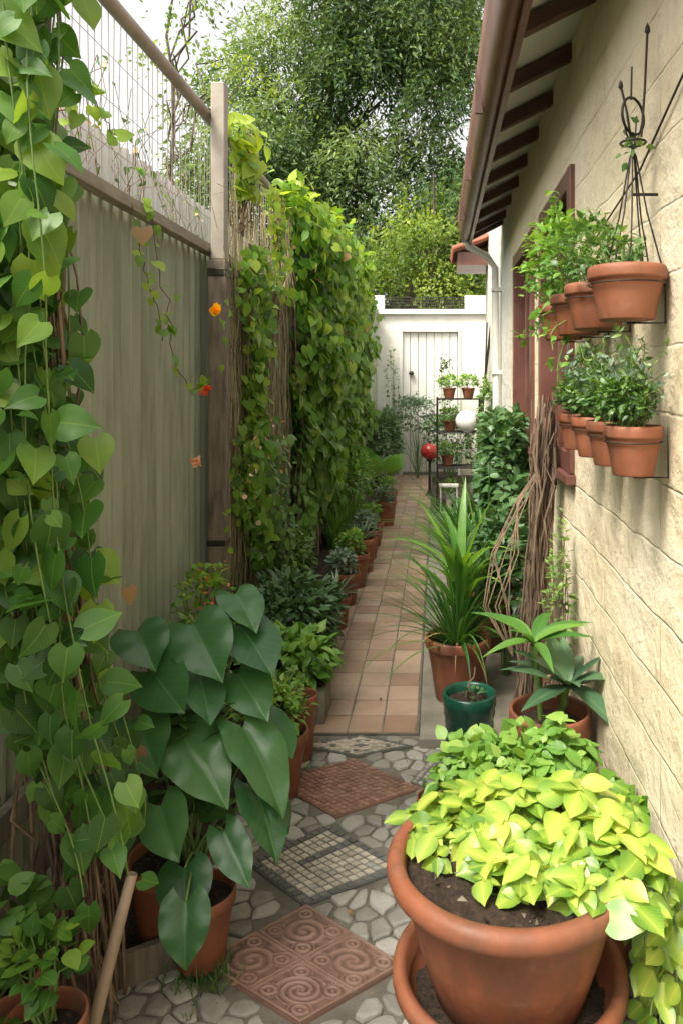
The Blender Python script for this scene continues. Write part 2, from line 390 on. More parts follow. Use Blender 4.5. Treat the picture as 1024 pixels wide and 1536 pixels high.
for k,p in enumerate(pts):
    if not(-1.13<p[0]<.53 and .32<p[1]<3.3):continue
    if p[0]<-.72 and p[1]>1.98:continue
    skip=False;cl=[]
    for pn in panels:
        d,e=inpoly_d(p,pn)
        if d<.012:skip=True;break
        if d<.09:cl.append((e[0]+e[1]*.006,-e[1]))
    if skip:continue
    d2=((pts-p)**2).sum(1);nb=np.argsort(d2)[1:14]
    poly=[p+np.array(o)*.1 for o in((-1,-1),(1,-1),(1,1),(-1,1))]
    for q in nb:
        n=pts[q]-p; n=n/np.linalg.norm(n); poly=clip(poly,(pts[q]+p)/2-n*R(.002,.006),n)
    for a,n in cl: poly=clip(poly,a,n)
    if len(poly)<3:continue
    for rep in range(2):
        f_=.15 if rep==0 else .25
        poly=[x for i in range(len(poly)) for x in(poly[i]*(1-f_)+poly[(i+1)%len(poly)]*f_,poly[i]*f_+poly[(i+1)%len(poly)]*(1-f_))]
    poly=np.array(poly);c=poly.mean(0);m=len(poly)
    poly=c+(poly-c)*(1+rng.normal(0,.03,(m,1)))
    h=R(.005,.012);V=[];tl=rng.normal(0,.05,2)
    for sc,z in((1,.001),(.97,h*.65),(.90,h*.92),(.6,h)):
        for q in poly: V.append((*(c+(q-c)*sc),.004+z+(np.dot(q-c,tl)*sc if z>.002 else 0)))
    V.append((*c,.004+h*1.0));F=[]
    for r_ in range(3):
        for i in range(m):F.append((r_*m+i,r_*m+(i+1)%m,(r_+1)*m+(i+1)%m,(r_+1)*m+i))
    for i in range(m):F.append((3*m+i,3*m+(i+1)%m,4*m))
    cob.add(V,F,'stone',lv=R(0,1.1))
cob.build('cobblestone_paving')

def quad(poly,u,v):
    a,b,c,d=[np.array(x) for x in poly]; return a*(1-u)*(1-v)+b*u*(1-v)+c*u*v+d*(1-u)*v
def slab(mb,poly,z,mat):
    V=[(*p,z) for p in poly]+[(*p,0.001) for p in poly]
    mb.add(V,[(0,1,2,3),(4,5,1,0),(5,6,2,1),(6,7,3,2),(7,4,0,3)],mat,smooth=False)
def ptile(mb,poly,u0,u1,v0,v1,z0,z1,mat,lv,ins=.12):
    q=[quad(poly,u,v) for u,v in((u0,v0),(u1,v0),(u1,v1),(u0,v1))];c=sum(q)/4
    j=R(-.001,.001,2); dz=R(-.0012,.0012)
    V=[(*(x+j),z0) for x in q]+[(*(x+j),z1-.0015+dz) for x in q]+[(*(c+j+(x-c)*(1-ins)),z1+dz) for x in q]
    F=[(0,1,5,4),(1,2,6,5),(2,3,7,6),(3,0,4,7),(4,5,9,8),(5,6,10,9),(6,7,11,10),(7,4,8,11),(8,9,10,11)]
    mb.add(V,F,mat,lv=lv,smooth=False)
def mosaic(name,poly,n,fn,basemat='mortar',g_=.13):
    mb=MB(); slab(mb,poly,.012,basemat)
    for i in range(n):
        for j in range(n):
            r=fn(i,j,n)
            if r is None:continue
            mat,lv=r
            ptile(mb,poly,(i+g_+R(-.03,.03))/n,(i+1-g_+R(-.03,.03))/n,(j+g_+R(-.03,.03))/n,(j+1-g_+R(-.03,.03))/n,.010,.0165,mat,lv)
    mb.build(name)
def f2(i,j,n):
    e=min(i,j,n-1-i,n-1-j)
    if e==0: return('stonedark',R(.1,.9))
    if i==4 and j>3: return('stonedark',R(.3,1))
    return('stonelight',R(0.2,1.1)) if R()<.95 else('stone',R(.5,1))
def f3(i,j,n): return('brickred',R(0,1))
def f4(i,j,n):
    e=min(i,j,n-1-i,n-1-j)
    if e==0 or ((i-n/2)**2+(j-n/2)**2)%9<2.2:return('stonedark',R(.3,1))
    return('stonelight',R(.0,1))
def f5(i,j,n):
    return('stonedark',R(.3,1)) if (i*j)%3==1 else('stone',R(.3,1))
mosaic('mosaic_paving_panel',panels[1],12,f2,'stonedark',.11)
mosaic('brick_paving_panel',panels[2],15,f3,'brickred',.09)
mosaic('mosaic_paving_panel',panels[3],13,f4,'mortar')
mosaic('mosaic_paving_panel',panels[4],9,f5,'mortar')
rp=MB(); slab(rp,panels[0],.014,'relief'); n=170
u=np.linspace(.005,.995,n);U,Vv=np.meshgrid(u,u,indexing='ij')
a=(U*2)%1;b=(Vv*2)%1; d=np.minimum(np.minimum(a,1-a),np.minimum(b,1-b))
ca,cb_=a-.5,b-.5; r=np.hypot(ca,cb_);th=np.arctan2(cb_,ca); tid=(U>.5)*1+(Vv>.5)*2
h=np.zeros_like(a)
h=np.where(r<.36,.5+.5*np.cos(r*np.where(tid==1,60,40)+th*np.where(tid%2==0,1,-2)),.25+.25*np.cos(th*8))
for qx,qy in((.2,.2),(.8,.2),(.2,.8),(.8,.8)):
    rr=np.hypot(a-qx,b-qy); h=np.where((rr<.17)&(r>.3),.5+.5*np.cos(rr*70),h)
h=np.where(d<.06,.75,h);h=np.where(d<.04,.9,h);h=np.where(d<.012,0,h)
wear=np.clip(.5+.35*np.sin(U*9+2*np.sin(Vv*7))+.3*np.sin(U*23+Vv*17)*np.sin(Vv*19),0,1); h=h*(.4+.6*wear)+.25*(1-wear)+rng.normal(0,.07,h.shape)
pl=np.array([[quad(panels[0],x,y) for y in u] for x in u])
V=np.concatenate([pl,(.015+.0055*h)[...,None]],-1).reshape(-1,3)
i=np.arange(n-1)[:,None]*n;j=np.arange(n-1)[None]
F=np.stack([i+j,i+n+j,i+n+j+1,i+j+1],-1).reshape(-1,4)
rp.add(V,F,'relief',lv=np.clip(h.ravel()*.9,0,1)); rp.build('terracotta_relief_paving')

tp=MB(); box(tp,(-.70,3.335,.001),(-.08,12.4,.0125),'mortar')
y=3.34;w=.152
while y<12.3:
    for c in range(4):
        x0=-.695+c*w
        P=[(x0,y),(x0+w,y),(x0+w,y+.17),(x0,y+.17)]
        ptile(tp,P,.025,.975,.025,.975,.008,.0165+R(-.001,.001),'tile',R(.1,1),.03)
    y+=.17
tp.build('tiled_path')
k=MB(); box(k,(-.075,3.2,.001),(.53,8.6,.055),'concrete'); k.build('concrete_kerb',bevel=.008)
k=MB(); box(k,(-1.13,2.02,.001),(-.73,12.3,.045),'soil')
k.build('garden_bed')
k=MB(); beam(k,(-.93,1.86,.05),(-.60,2.07,.05),.025,.09,'wood'); beam(k,(-.93,1.86,.05),(-1.12,2.0,.05),.025,.09,'wood'); k.build('timber_edging',bevel=.004)
m=MB()
for i in range(90):
    q=rng.integers(4)
    if q==0: c_=(R(-.09,-.07),R(3.3,8))
    elif q==1: c_=(-.71+R(-.02,.02),R(3.2,9))
    elif q==2: c_=(R(-.72,.4),R(1.7,3.3))
    else: c_=(.52,R(1.5,3.2))
    if any(inpoly_d(c_,pn)[0]<.005 for pn in panels): continue
    for _ in range(rng.integers(4,10)): blade(m,(c_[0]+R(-.012,.012),c_[1]+R(-.012,.012),.008),R(0,6.3),R(.01,.035),.003,R(.4,1.5),R(.2,1.2),'herb',R(0,.8),3)
m.build('joint_weeds')

# ------------------------------------------------------------------ corrugated fence
def corr(mb,x,y0,y1,z0,z1,pitch=.10,amp=.012,mat='sheet'):
    ny=int((y1-y0)/pitch*10);ys=np.linspace(y0,y1,ny)
    ph=((ys/pitch)%1); xs=x+amp*np.clip(np.cos(ph*2*math.pi)*1.7,-1,1)
    zs=np.linspace(z0,z1,5)
    V=np.stack([np.repeat(xs[:,None],5,1),np.repeat(ys[:,None],5,1),np.repeat(zs[None],ny,0)],-1).reshape(-1,3)
    i=np.arange(ny-1)[:,None]*5;j=np.arange(4)[None]
    mb.add(V,np.stack([i+j,i+5+j,i+6+j,i+j+1],-1).reshape(-1,4),mat)
fe=empty('corrugated_metal_fence')
m=MB(); corr(m,-1.165,-.6,9.5,.0,2.19,.085,.014); corr(m,-.99,9.55,12.5,0,2.75); m.build('sheeting',fe)
m=MB(); box(m,(-1.15,-.6,2.17),(-1.10,9.4,2.215),'rail'); box(m,(-1.145,-.6,.35),(-1.115,9.4,.43),'wood')
m.build('rails',fe,.004)
m=MB()
for yy in(.6,3.73,6.6,9.4):
    box(m,(-1.098,yy-.045,0),(-1.015,yy+.04,2.13),'wood'); box(m,(-1.09,yy-.033,2.132),(-1.022,yy+.033,2.99),'metal')
    box(m,(-1.102,yy-.05,2.05),(-1.01,yy+.045,2.09),'iron'); box(m,(-1.102,yy-.05,.75),(-1.01,yy+.045,.78),'iron')
m.build('posts',fe,.006)
m=MB(); tube(m,[(-1.12,-.6,2.84),(-1.12,3,2.845),(-1.12,6,2.83),(-1.12,9.4,2.83)],.027,'metal',12); m.build('top_pole',fe)
m=MB()
for yy in np.arange(.3,6,.052):
    tube(m,[(-1.13,yy,2.2),(-1.13+R(-.006,.006),yy+R(-.01,.01),2.5),(-1.13,yy+R(-.004,.004),2.83)],.0016,'metal',4)
for zz in (2.36,2.52,2.68): tube(m,[(-1.127,.3,zz),(-1.127,3,zz-.01),(-1.127,6,zz)],.0013,'metal',4)
m.build('wire_mesh',fe)
m=MB()
for i in range(330):
    yy=R(3.82,5.9); z0=R(.2,.6);z1=R(2.0,2.75)
    tube(m,wig((-1.09+R(-.02,.04),yy,z0),(-1.09+R(-.02,.03),yy+R(-.08,.08),z1),7,.014),R(.0012,.003),'reed',4,lv=R(0,1))
for i in range(80):
    yy=R(3.85,5.6);z=R(.5,2.6); tube(m,wig((-1.07,yy,z),(-1.05+R(0,.05),yy+R(-.4,.4),z+R(-.4,.3)),7,.03),.0015,'twig',4)
m.build('reed_screen')
nf=MB(); corr(nf,-1.75,1.5,8.5,0,2.85,.12,.012,'soffit'); nf.build('neighbour_fence')
m=MB();P=[]
for i in range(70):
    yy=R(1.9,4.5);b=(-1.25+R(-.25,.05),yy,2.1);q=(-1.25+R(-.3,.12),yy+R(-.25,.25),R(2.35,2.85))
    w_=wig(b,q,7,.025);tube(m,w_,.0015,'twig',4);P+=list(w_[2:])
P=np.array(P);P=P[R(0,1,len(P))<.6]; n=len(P)
leaves(m,T_ovalS,P,rng.normal(0,1,(n,3)),rng.normal(0,1,(n,3)),R(.02,.045,n),'herb',R(0,1,n))
q=P[R(0,1,n)<.12];leaves(m,T_roundS,q,rng.normal(0,1,(len(q),3)),rng.normal(0,1,(len(q),3)),.025,'flowerp',R(0,1,len(q)))
m.build('straggly_creeper')

# ------------------------------------------------------------------ ivy on the fence (large mass)
def wall_ivy(mb,y0,y1,z0,z1,n,size,T,mat,x0=-1.12,bul=.28):
    yy=R(y0,y1,n);zz=z0+(z1-z0)*R(0,1,n)
    edge=z0+.25*np.sin(yy*5.1)+.18*np.sin(yy*11+1)+ .1
    keep=zz>edge; yy,zz=yy[keep],zz[keep]; top=z1-.10+.09*np.sin(yy*6+2); zz=np.minimum(zz,top+R(-.25,.06,len(zz))); n=len(yy)
    t=(zz-z0)/(z1-z0)
    b=bul*(.3+.7*np.sin(np.clip(t,0,1)*2.5)**.8)*(1+.4*np.sin(yy*7+zz*2)+.3*np.sin(zz*9+yy*4))
    lay=R(0,1,n)**.5
    X=x0+b*lay+np.abs(rng.normal(0,.02,n))
    P=np.stack([X,yy,zz],-1)
    D=np.stack([R(-.1,.6,n),R(-.7,.5,n),R(-1.2,-.2,n)],-1)
    Nn=np.stack([R(.3,1.2,n),R(-1.1,.3,n),R(.1,1.1,n)],-1)
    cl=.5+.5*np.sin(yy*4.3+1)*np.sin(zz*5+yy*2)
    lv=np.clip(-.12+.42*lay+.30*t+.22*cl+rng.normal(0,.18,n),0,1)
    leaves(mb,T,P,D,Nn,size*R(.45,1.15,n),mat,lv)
m=MB(); wall_ivy(m,5.55,9.35,.25,2.98,11000,.092,T_heartS,'ivyfar')
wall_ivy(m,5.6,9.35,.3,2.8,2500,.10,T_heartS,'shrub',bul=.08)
wall_ivy(m,5.55,9.35,.3,2.8,160,.07,T_heartS,'dead',bul=.30)
for i in range(60):
    yy=R(5.5,9.2); tube(m,wig((-1.0,yy,R(.05,.4)),(-1.08,yy+R(-.3,.3),2.6),8,.03),.006,'twig',5)
n=900; yy=R(5.5,9.0,n);P=np.stack([-1.08+rng.normal(0,.11,n),yy,2.86+rng.normal(0,.08,n)+.06*np.sin(yy*9)],-1)
leaves(m,T_heartS,P,rng.normal(0,1,(n,3))+[0.3,-.2,.1],rng.normal(0,.5,(n,3))+[.2,-.2,1],R(.05,.10,n),'ivyfar',np.clip(rng.normal(.75,.2,n),0,1))
for i in range(26):
    yy=R(5.5,9); b=np.array([-1.0,yy,2.8]); q=b+np.array([R(.05,.3),R(-.3,.2),R(-.5,.25)]); w_=wig(b,q,6,.02,-.06); tube(m,w_,.002,'stem',4)
    k_=10;P=w_[rng.integers(1,6,k_)];leaves(m,T_heartS,P,rng.normal(0,.7,(k_,3))+[0,-.3,-.6],rng.normal(0,.5,(k_,3))+[.4,-.5,.7],R(.04,.08,k_),'ivyfar',R(.5,1,k_))
m.build('ivy_hedge')
m=MB()
def column(mb,y,x,z0,z1,wy,wx,n,size,mat,T=T_heartS,lvb=.45):
    t=R(0,1,n);zz=z0+(z1-z0)*t;off=.06*np.sin(zz*4)+.03*np.sin(zz*11)
    den=.6+.4*np.sin(zz*6+2)
    P=np.stack([x+np.abs(rng.normal(0,wx,n)),y+off+rng.normal(0,wy,n)*den,zz],-1)
    D=np.stack([R(-.1,.6,n),R(-.6,.5,n),R(-1.2,.1,n)],-1);Nn=np.stack([R(.3,1.2,n),R(-1.1,.2,n),R(.0,1.1,n)],-1)
    leaves(mb,T,P,D,Nn,size*R(.5,1.2,n),mat,np.clip(lvb+.2*t+rng.normal(0,.22,n),0,1))
    for i in range(10): tube(mb,wig((x,y+R(-.1,.1),max(z0-.2,.05)),(x+.03,y+R(-.1,.1),z1),12,.02),.004,'twig',5)
column(m,4.3,-1.06,.5,2.3,.15,.05,1100,.062,'ivyfar')
column(m,4.75,-1.06,.2,1.2,.22,.06,600,.05,'herb')
column(m,4.2,-1.08,2.55,2.95,.18,.05,150,.075,'ivyfar',lvb=.8)
column(m,5.1,-1.08,2.1,2.8,.3,.04,140,.065,'ivyfar',lvb=.7)
n=60;P=np.stack([-1.0+R(-.03,.05,n),R(3.9,4.9,n),R(.7,1.3,n)],-1)
leaves(m,T_roundS,P,rng.normal(0,1,(n,3)),rng.normal(0,1,(n,3)),R(.02,.035,n),'flowerp',R(0,1,n))
m.build('climbing_ivy')
m=MB()
def tendril(pts,nl,size,mat='ivyfar',r=.002):
    P=np.array(pts,float);tt=np.linspace(0,1,24);idx=np.linspace(0,1,len(P))
    Q=np.stack([np.interp(tt,idx,P[:,k]) for k in range(3)],-1)+rng.normal(0,.006,(24,3));tube(m,Q,r,'twig',5)
    q=Q[rng.integers(0,24,nl)]+rng.normal(0,.012,(nl,3))
    leaves(m,T_heartS,q,np.stack([R(0,.6,nl),R(-.8,.4,nl),R(-1,.3,nl)],-1),np.stack([R(.4,1,nl),R(-1,.1,nl),R(0,1,nl)],-1),size*R(.6,1.2,nl),mat,R(.4,1,nl))
tendril([(-1.1,2.85,2.32),(-1.07,2.92,2.1),(-1.06,3.0,1.85),(-1.06,3.1,1.6),(-1.06,3.35,1.5),(-1.03,3.6,1.6)],30,.045)
tendril([(-1.1,2.75,2.25),(-1.08,2.85,1.95),(-1.06,3.0,1.7)],12,.045)
tendril([(-1.1,2.2,2.3),(-1.05,2.3,2.45),(-1.05,2.5,2.35)],14,.05)
tendril([(-1.0,3.62,2.2),(-.99,3.6,1.7),(-.99,3.66,1.2),(-1,3.6,.6)],14,.035)
def flower(c,s,mat,n=14):
    P=np.tile(np.array(c,float),(n,1));d=nrm(rng.normal(0,1,(n,3))+[.3,-.6,.2]);leaves(m,T_round,P,d,rng.normal(0,1,(n,3)),s*R(.8,1.1,n),mat,R(0,1,n))
flower((-.98,3.4,1.86),.032,'flowery',22);flower((-.98,3.25,1.51),.035,'flowerr',7);flower((-1.0,3.2,1.21),.03,'flowerp',10)
m.build('trailing_creeper')

# ------------------------------------------------------------------ foreground ivy curtain
m=MB();P=[];S=[];Dd=[];Nn=[];LV=[]
zk=[3.0,2.4,2.0,1.6,1.2,.85,.55,.32]
xc=[-.97,-.97,-.96,-.945,-.90,-.86,-.76,-.74]; xw=[.10,.10,.085,.075,.09,.10,.08,.05]
for s in range(29):
    o=R(-1,1);yo=R(1.58,1.98);zt=R(2.3,3.1);zb=R(.5,1.5) if s%2 else R(.42,.65)
    zz=np.arange(zt,zb,-.06); 
    X=np.interp(zz,zk[::-1],xc[::-1])+o*np.interp(zz,zk[::-1],xw[::-1])+.02*np.sin(zz*6+s); Y=yo+.03*np.sin(zz*5+s*2)
    X=X*(Y/1.78)**.6
    Q=np.stack([X,Y,zz],-1);tube(m,Q,.0022,'stem',5)
    for q in Q:
        for _ in range(1+(R()<.2)):
            P.append(q+rng.normal(0,.026,3));S.append(R(.035,.088));Dd.append((R(-.6,.8),R(-.7,.3),R(-1.2,.1)));Nn.append((R(-.3,1.0),R(-1.3,0),R(.1,1.4)))
            LV.append(np.clip(.40+.2*(q[2]-1.5)+rng.normal(0,.24),0,1))
leaves(m,T_heart,P,Dd,Nn,np.array(S),'ivy',np.array(LV))
n=150;zz=R(.4,3,n);P=np.stack([np.interp(zz,zk[::-1],xc[::-1])-.08+rng.normal(0,.04,n),R(1.8,2.0,n),zz],-1)
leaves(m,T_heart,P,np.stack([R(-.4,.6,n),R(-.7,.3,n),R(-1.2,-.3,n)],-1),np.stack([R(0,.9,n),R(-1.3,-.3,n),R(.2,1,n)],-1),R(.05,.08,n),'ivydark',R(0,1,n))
n=12;zz=R(.6,2.6,n);P=np.stack([np.interp(zz,zk[::-1],xc[::-1])+rng.normal(0,.07,n),R(1.6,1.9,n),zz],-1)
leaves(m,T_heart,P,np.stack([R(-.4,.6,n),R(-.7,.3,n),R(-1.2,-.3,n)],-1),np.stack([R(0,.9,n),R(-1.3,-.3,n),R(.2,1,n)],-1),R(.03,.05,n),'dead',R(0,1,n))
for i in range(50):
    tube(m,wig((-.86+R(-.1,.12),1.85+R(-.1,.1),0.02),(-.97+R(-.1,.05),1.85+R(-.1,.1),R(.9,2.8)),14,.016),R(.0015,.006),'twig',6)
for (x,y_,z,sz) in((-.90,1.6,2.44,.12),(-.84,1.62,2.2,.10),(-.84,1.6,2.05,.11),(-.83,1.6,1.88,.10),(-.9,1.55,2.3,.12),(-.84,1.6,1.8,.09),(-.78,1.75,1.14,.08),(-.75,1.7,1.05,.08)):
    leaves(m,T_heart,[(x,y_,z)],[(R(-.2,.8),R(-.3,.2),R(-1,-.3))],[(R(0,.5),-1,R(.3,.8))],np.array([sz]),'ivy',np.array([R(.7,1)]))
m.build('ivy_curtain')

# ------------------------------------------------------------------ elephant ear
m=MB(); pot(m,-.73,2.10,.02,.115,.235); pot(m,-.62,2.02,.02,.09,.19)
EE=[((-.705,2.12,.57),(-.54,1.97,.475),.19),((-.72,2.27,.825),(-.60,2.10,.755),.16),((-.60,2.34,.80),(-.46,2.17,.735),.155),
 ((-.80,2.15,.735),(-.67,2.02,.68),.15),((-.545,2.15,.575),(-.375,2.00,.455),.16),((-.59,2.27,.68),(-.47,2.12,.625),.14),
 ((-.50,2.1,.43),(-.39,1.97,.345),.13),((-.615,1.88,.27),(-.595,1.80,.16),.135),((-.65,1.98,.29),(-.62,1.88,.21),.12),
 ((-.56,2.02,.36),(-.47,1.92,.28),.11),((-.82,2.1,.62),(-.73,1.97,.56),.14),((-.5,2.25,.33),(-.42,2.2,.25),.11),
 ((-.68,2.2,.70),(-.60,2.05,.64),.14),((-.86,2.2,.83),(-.77,2.08,.79),.13),((-.50,2.28,.55),(-.40,2.16,.49),.12),((-.72,2.0,.44),(-.65,1.89,.37),.13),((-.63,2.4,.88),(-.53,2.26,.84),.13)]
for i,(b,t,w) in enumerate(EE):
    b=np.array(b);t=np.array(t);d=t-b;L=np.linalg.norm(d)*.98
    nn=np.array([R(-.4,.45),-.30+R(-.3,.25),1.0])
    leaves(m,T_big,[b],[d],[nn],np.array([L]),'taro',np.array([R(.1,1)]),w/(L*.93))
    root=np.array([-.67+R(-.03,.03),2.08+R(-.03,.03),.2]); mid=(root+b)/2+np.array([0,.05,.08])
    tt=np.linspace(0,1,9)[:,None];Q=root*(1-tt)**2+2*mid*tt*(1-tt)+(b+d*.01)*tt**2
    tube(m,Q,[.006,.003],'stem',6)
bush(m,(-.70,2.17,.42),(.12,.09,.2),70,T_heart,.065,'ivydark',stems=12,base=(-.68,2.1,.2))
m.build('elephant_ear_plant')
m=MB()
for i in range(200): blade(m,(-.60+rng.normal(0,.05),1.97+rng.normal(0,.035),.01),R(0,6.3),R(.03,.07),.003,R(.7,1.5),R(.3,1.2),'herb',R(0,.7),5)
m.build('grass_tuft')
m=MB(); pot(m,-.76,1.49,0.0,.078,.315); bush(m,(-.78,1.52,.385),(.085,.065,.06),70,T_round,.038,'ivy',stems=12,base=(-.77,1.5,.28),lvb=.2); m.build('potted_peperomia')
m=MB(); pot(m,-.93,1.62,0.0,.09,.30); bush(m,(-.93,1.62,.40),(.11,.09,.08),90,T_round,.045,'ivydark',stems=12,base=(-.93,1.62,.26),lvb=.6);m.build('potted_peperomia')
m=MB(); pot(m,-.88,1.42,0.0,.09,.24); bush(m,(-.9,1.45,.29),(.09,.08,.05),50,T_round,.04,'ivy',stems=8,base=(-.86,1.42,.2),lvb=.2);m.build('potted_peperomia')
m=MB(); tube(m,[(-.69,1.74,.43),(-.72,1.7,.28),(-.745,1.66,.14),(-.75,1.64,.01)],[.012,.014,.014,.018],'hose',10); m.build('bamboo_cane')
m=MB(); beam(m,(-1.1,1.8,.20),(-.90,1.98,.46),.02,.05,'wood'); beam(m,(-1.08,1.7,0.0),(-1.05,1.72,.5),.04,.03,'wood'); m.build('timber_offcut',bevel=.003)

# ------------------------------------------------------------------ left bed plants
m=MB(); pot(m,-.60,2.84,.02,.125,.235); bush(m,(-.61,2.85,.33),(.12,.12,.09),420,T_ovalS,.035,'lime2',stems=14,lvb=.25,base=(-.61,2.84,.2)); m.build('potted_succulent')
m=MB(); pot(m,-.55,3.12,.015,.065,.26); bush(m,(-.58,3.16,.31),(.045,.045,.04),40,T_ovalS,.03,'herb'); m.build('potted_herb')
m=MB(); box(m,(-.66,3.42,.016),(-.5,3.62,.16),'concrete'); soil(m,(-.58,3.52),.075,.163)
bush(m,(-.69,3.55,.26),(.20,.18,.12),420,T_ovalS,.07,'lime2',stems=16,base=(-.62,3.52,.1),lvb=.05); m.build('leafy_planter_plant')
m=MB(); bush(m,(-.79,4.1,.28),(.25,.32,.20),1900,T_lanceS,.075,'shrub',stems=40,base=(-.78,4.15,0.03),lvb=.5,ws=1.9); m.build('evergreen_shrub')
m=MB(); bush(m,(-.95,3.0,.35),(.14,.3,.30),420,T_ovalS,.045,'herb',stems=20,base=(-.95,3.0,.03)); bush(m,(-1.0,3.3,.55),(.1,.2,.22),200,T_ovalS,.045,'ivyfar',stems=10,base=(-1,3.3,.05))
n=60;P=np.stack([R(-1.03,-.88,n),R(2.9,3.4,n),R(.4,.75,n)],-1);leaves(m,T_roundS,P,rng.normal(0,1,(n,3)),rng.normal(0,1,(n,3)),R(.012,.022,n),'flowerr',R(.3,1,n))
m.build('flowering_shrub')
m=MB(); bush(m,(-.97,5.1,.3),(.12,.5,.22),800,T_ovalS,.055,'herb',stems=20,base=(-.97,5.1,.03),lvb=.3); m.build('low_shrub')
for q_,(x,y,r,h) in enumerate(((-.62,4.75,.09,.20),(-.62,5.25,.095,.22),(-.60,5.7,.10,.25),(-.59,6.15,.11,.27),(-.59,6.6,.10,.25),(-.59,7.1,.10,.22),(-.53,8.1,.105,.26),(-.56,9.0,.10,.24))):
    m=MB(); pot(m,x,y,.016,r,h,seg=32)
    typ=(0,1,2,0,1,2,1,2)[q_]
    if typ==0: 
        for i in range(26): blade(m,(x,y,h),R(0,6.3),R(.12,.22),.022,R(.4,1.4),R(.3,1.0),'blue',R(0,1),6)
    elif typ==1: bush(m,(x-.03,y,h+.07),(.09,.09,.09),200,T_ovalS,.045,'blue',stems=8)
    else: bush(m,(x-.03,y,h+.08),(.09,.09,.10),240,T_ovalS,.04,'lime2',stems=8,lvb=.2)
    m.build('potted_garden_plant')
m=MB()
for i in range(240): blade(m,(-.86+R(-.12,.06),7.2+R(-.4,.4),.05),R(0,6.3),R(.3,.6),.012,R(.9,1.5),R(.2,1.1),'blade',R(.4,1),7)
m.build('ornamental_grass')
m=MB(); bush(m,(-.85,7.9,.5),(.18,.5,.32),1100,T_ovalS,.055,'lime2',stems=20,base=(-.85,7.9,.03),lvb=.1); m.build('bedding_shrub')
m=MB()
for i in range(16):
    a=R(0,6.3);L=R(.25,.46);b=np.array([-.66,9.7,.10]);e=b+np.array([math.cos(a)*L*.35,math.sin(a)*L*.4,L*.9])
    tube(m,wig(b,e,5,.005),.006,'stem',5);leaves(m,T_oval,[e],[(math.cos(a)*.5,math.sin(a)*.5,R(.4,1.2))],[(0,-.9,.3)],np.array([R(.18,.28)]),'lime2',np.array([R(0,.5)]))
m.build('canna_plant')
m=MB(); bush(m,(-.76,11.0,.65),(.24,.6,.42),1500,T_ovalS,.08,'shrub',stems=24,base=(-.7,11.2,.03),lvb=.6);bush(m,(-.35,11.9,.95),(.33,.3,.38),1100,T_ovalS,.06,'blue',stems=24,base=(-.3,11.9,.03),lvb=.1); m.build('back_shrub')

# ------------------------------------------------------------------ house
ho=empty('stucco_house'); XW=.54
m=MB()
def wallpanel(mb,y0,y1,z0,z1,x=XW,mat='wall',T=.2): box(mb,(x,y0,z0),(x+T,y1,z1),mat)
wins=[(3.06,3.9),(4.3,5.25)]; zb,zt=1.23,2.35
H=2.93
wallpanel(m,-2,wins[0][0],0,H)
wallpanel(m,wins[0][1],wins[1][0],0,H)
wallpanel(m,wins[1][1],5.6,0,H)
for a,b in wins: wallpanel(m,a,b,0,zb);wallpanel(m,a,b,zt,H)
m.build('walls',ho)
m=MB(); box(m,(.545,5.6,0),(.75,8.6,3.2),'wall2'); box(m,(.75,8.6,0),(.95,12.4,2.2),'wall2'); m.build('rear_walls',ho)
m=MB()
for a,b in wins:
    for (p,q) in(((XW-.02,a-.05,zb-.05),(XW+.10,a+.03,zt+.05)),((XW-.02,b-.03,zb-.05),(XW+.10,b+.05,zt+.05)),((XW-.018,a+.03,zt-.03),(XW+.10,b-.03,zt+.05)),((XW-.018,a+.03,zb-.05),(XW+.10,b-.03,zb+.03)),((XW+.01,(a+b)/2-.025,zb+.03),(XW+.09,(a+b)/2+.025,zt-.03))):
        box(m,p,q,'brown')
    box(m,(XW-.04,a-.08,zb-.09),(XW+.05,b+.08,zb-.052),'brown')
m.build('window_frames',ho,.004)
m=MB()
for a,b in wins: box(m,(XW+.085,a+.02,zb+.02),(XW+.095,b-.02,zt-.02),'glass')
m.build('window_glass',ho)
m=MB()
for yy in [1.1,1.6,2.1,2.6,3.1,3.6,4.1,4.6,5.1,5.6,6.1,6.38]:
    beam(m,(.58,yy,2.892),(.285,yy,2.742),.05,.055,'darkwood')
m.build('rafters',ho,.004)
m=MB()
m.add([(.60,-2,2.945),(.27,-2,2.775),(.27,6.42,2.775),(.60,6.42,2.945)],np.array([(0,1,2,3)]),'soffit',smooth=False)
m.add([(3.9,-2,4.68),(.19,-2,2.80),(.19,6.45,2.80),(3.9,6.45,4.68)],np.array([(3,2,1,0)]),'rooft',smooth=False)
for yy in np.arange(-1.9,6.4,.16):
    tube(m,[(.25,yy,2.86),(.6,yy,3.04),(1.6,yy,3.55)],.045,'rooft',10)
m.build('roof',ho)
m=MB()
beam(m,(.272,-2,2.745),(.272,6.42,2.745),.022,.15,'brown')
prof=[(.262,2.70),(.235,2.69),(.205,2.705),(.188,2.745),(.188,2.79),(.178,2.83),(.17,2.895),(.178,2.898),(.19,2.84),(.198,2.79)]
pr=np.array(prof);ys=np.array([-2,2,5,6.44]);V=np.stack([np.repeat(pr[:,0][None],4,0),np.repeat(ys[:,None],len(pr),1),np.repeat(pr[:,1][None],4,0)],-1).reshape(-1,3)
n=len(pr);i=np.arange(3)[:,None]*n;j=np.arange(n-1)[None]
m.add(V,np.stack([i+j,i+j+1,i+n+j+1,i+n+j],-1).reshape(-1,4),'brown')
for yy in np.arange(0,6.4,1.1): box(m,(.165,yy,2.70),(.195,yy+.02,2.89),'darkwood')
m.build('gutter_and_fascia',ho)
m=MB(); tube(m,[(.24,6.35,2.72),(.26,6.38,2.66),(.42,6.5,2.6),(.49,6.5,2.5),(.5,6.5,1.2),(.5,6.5,.06)],.03,'white',12)
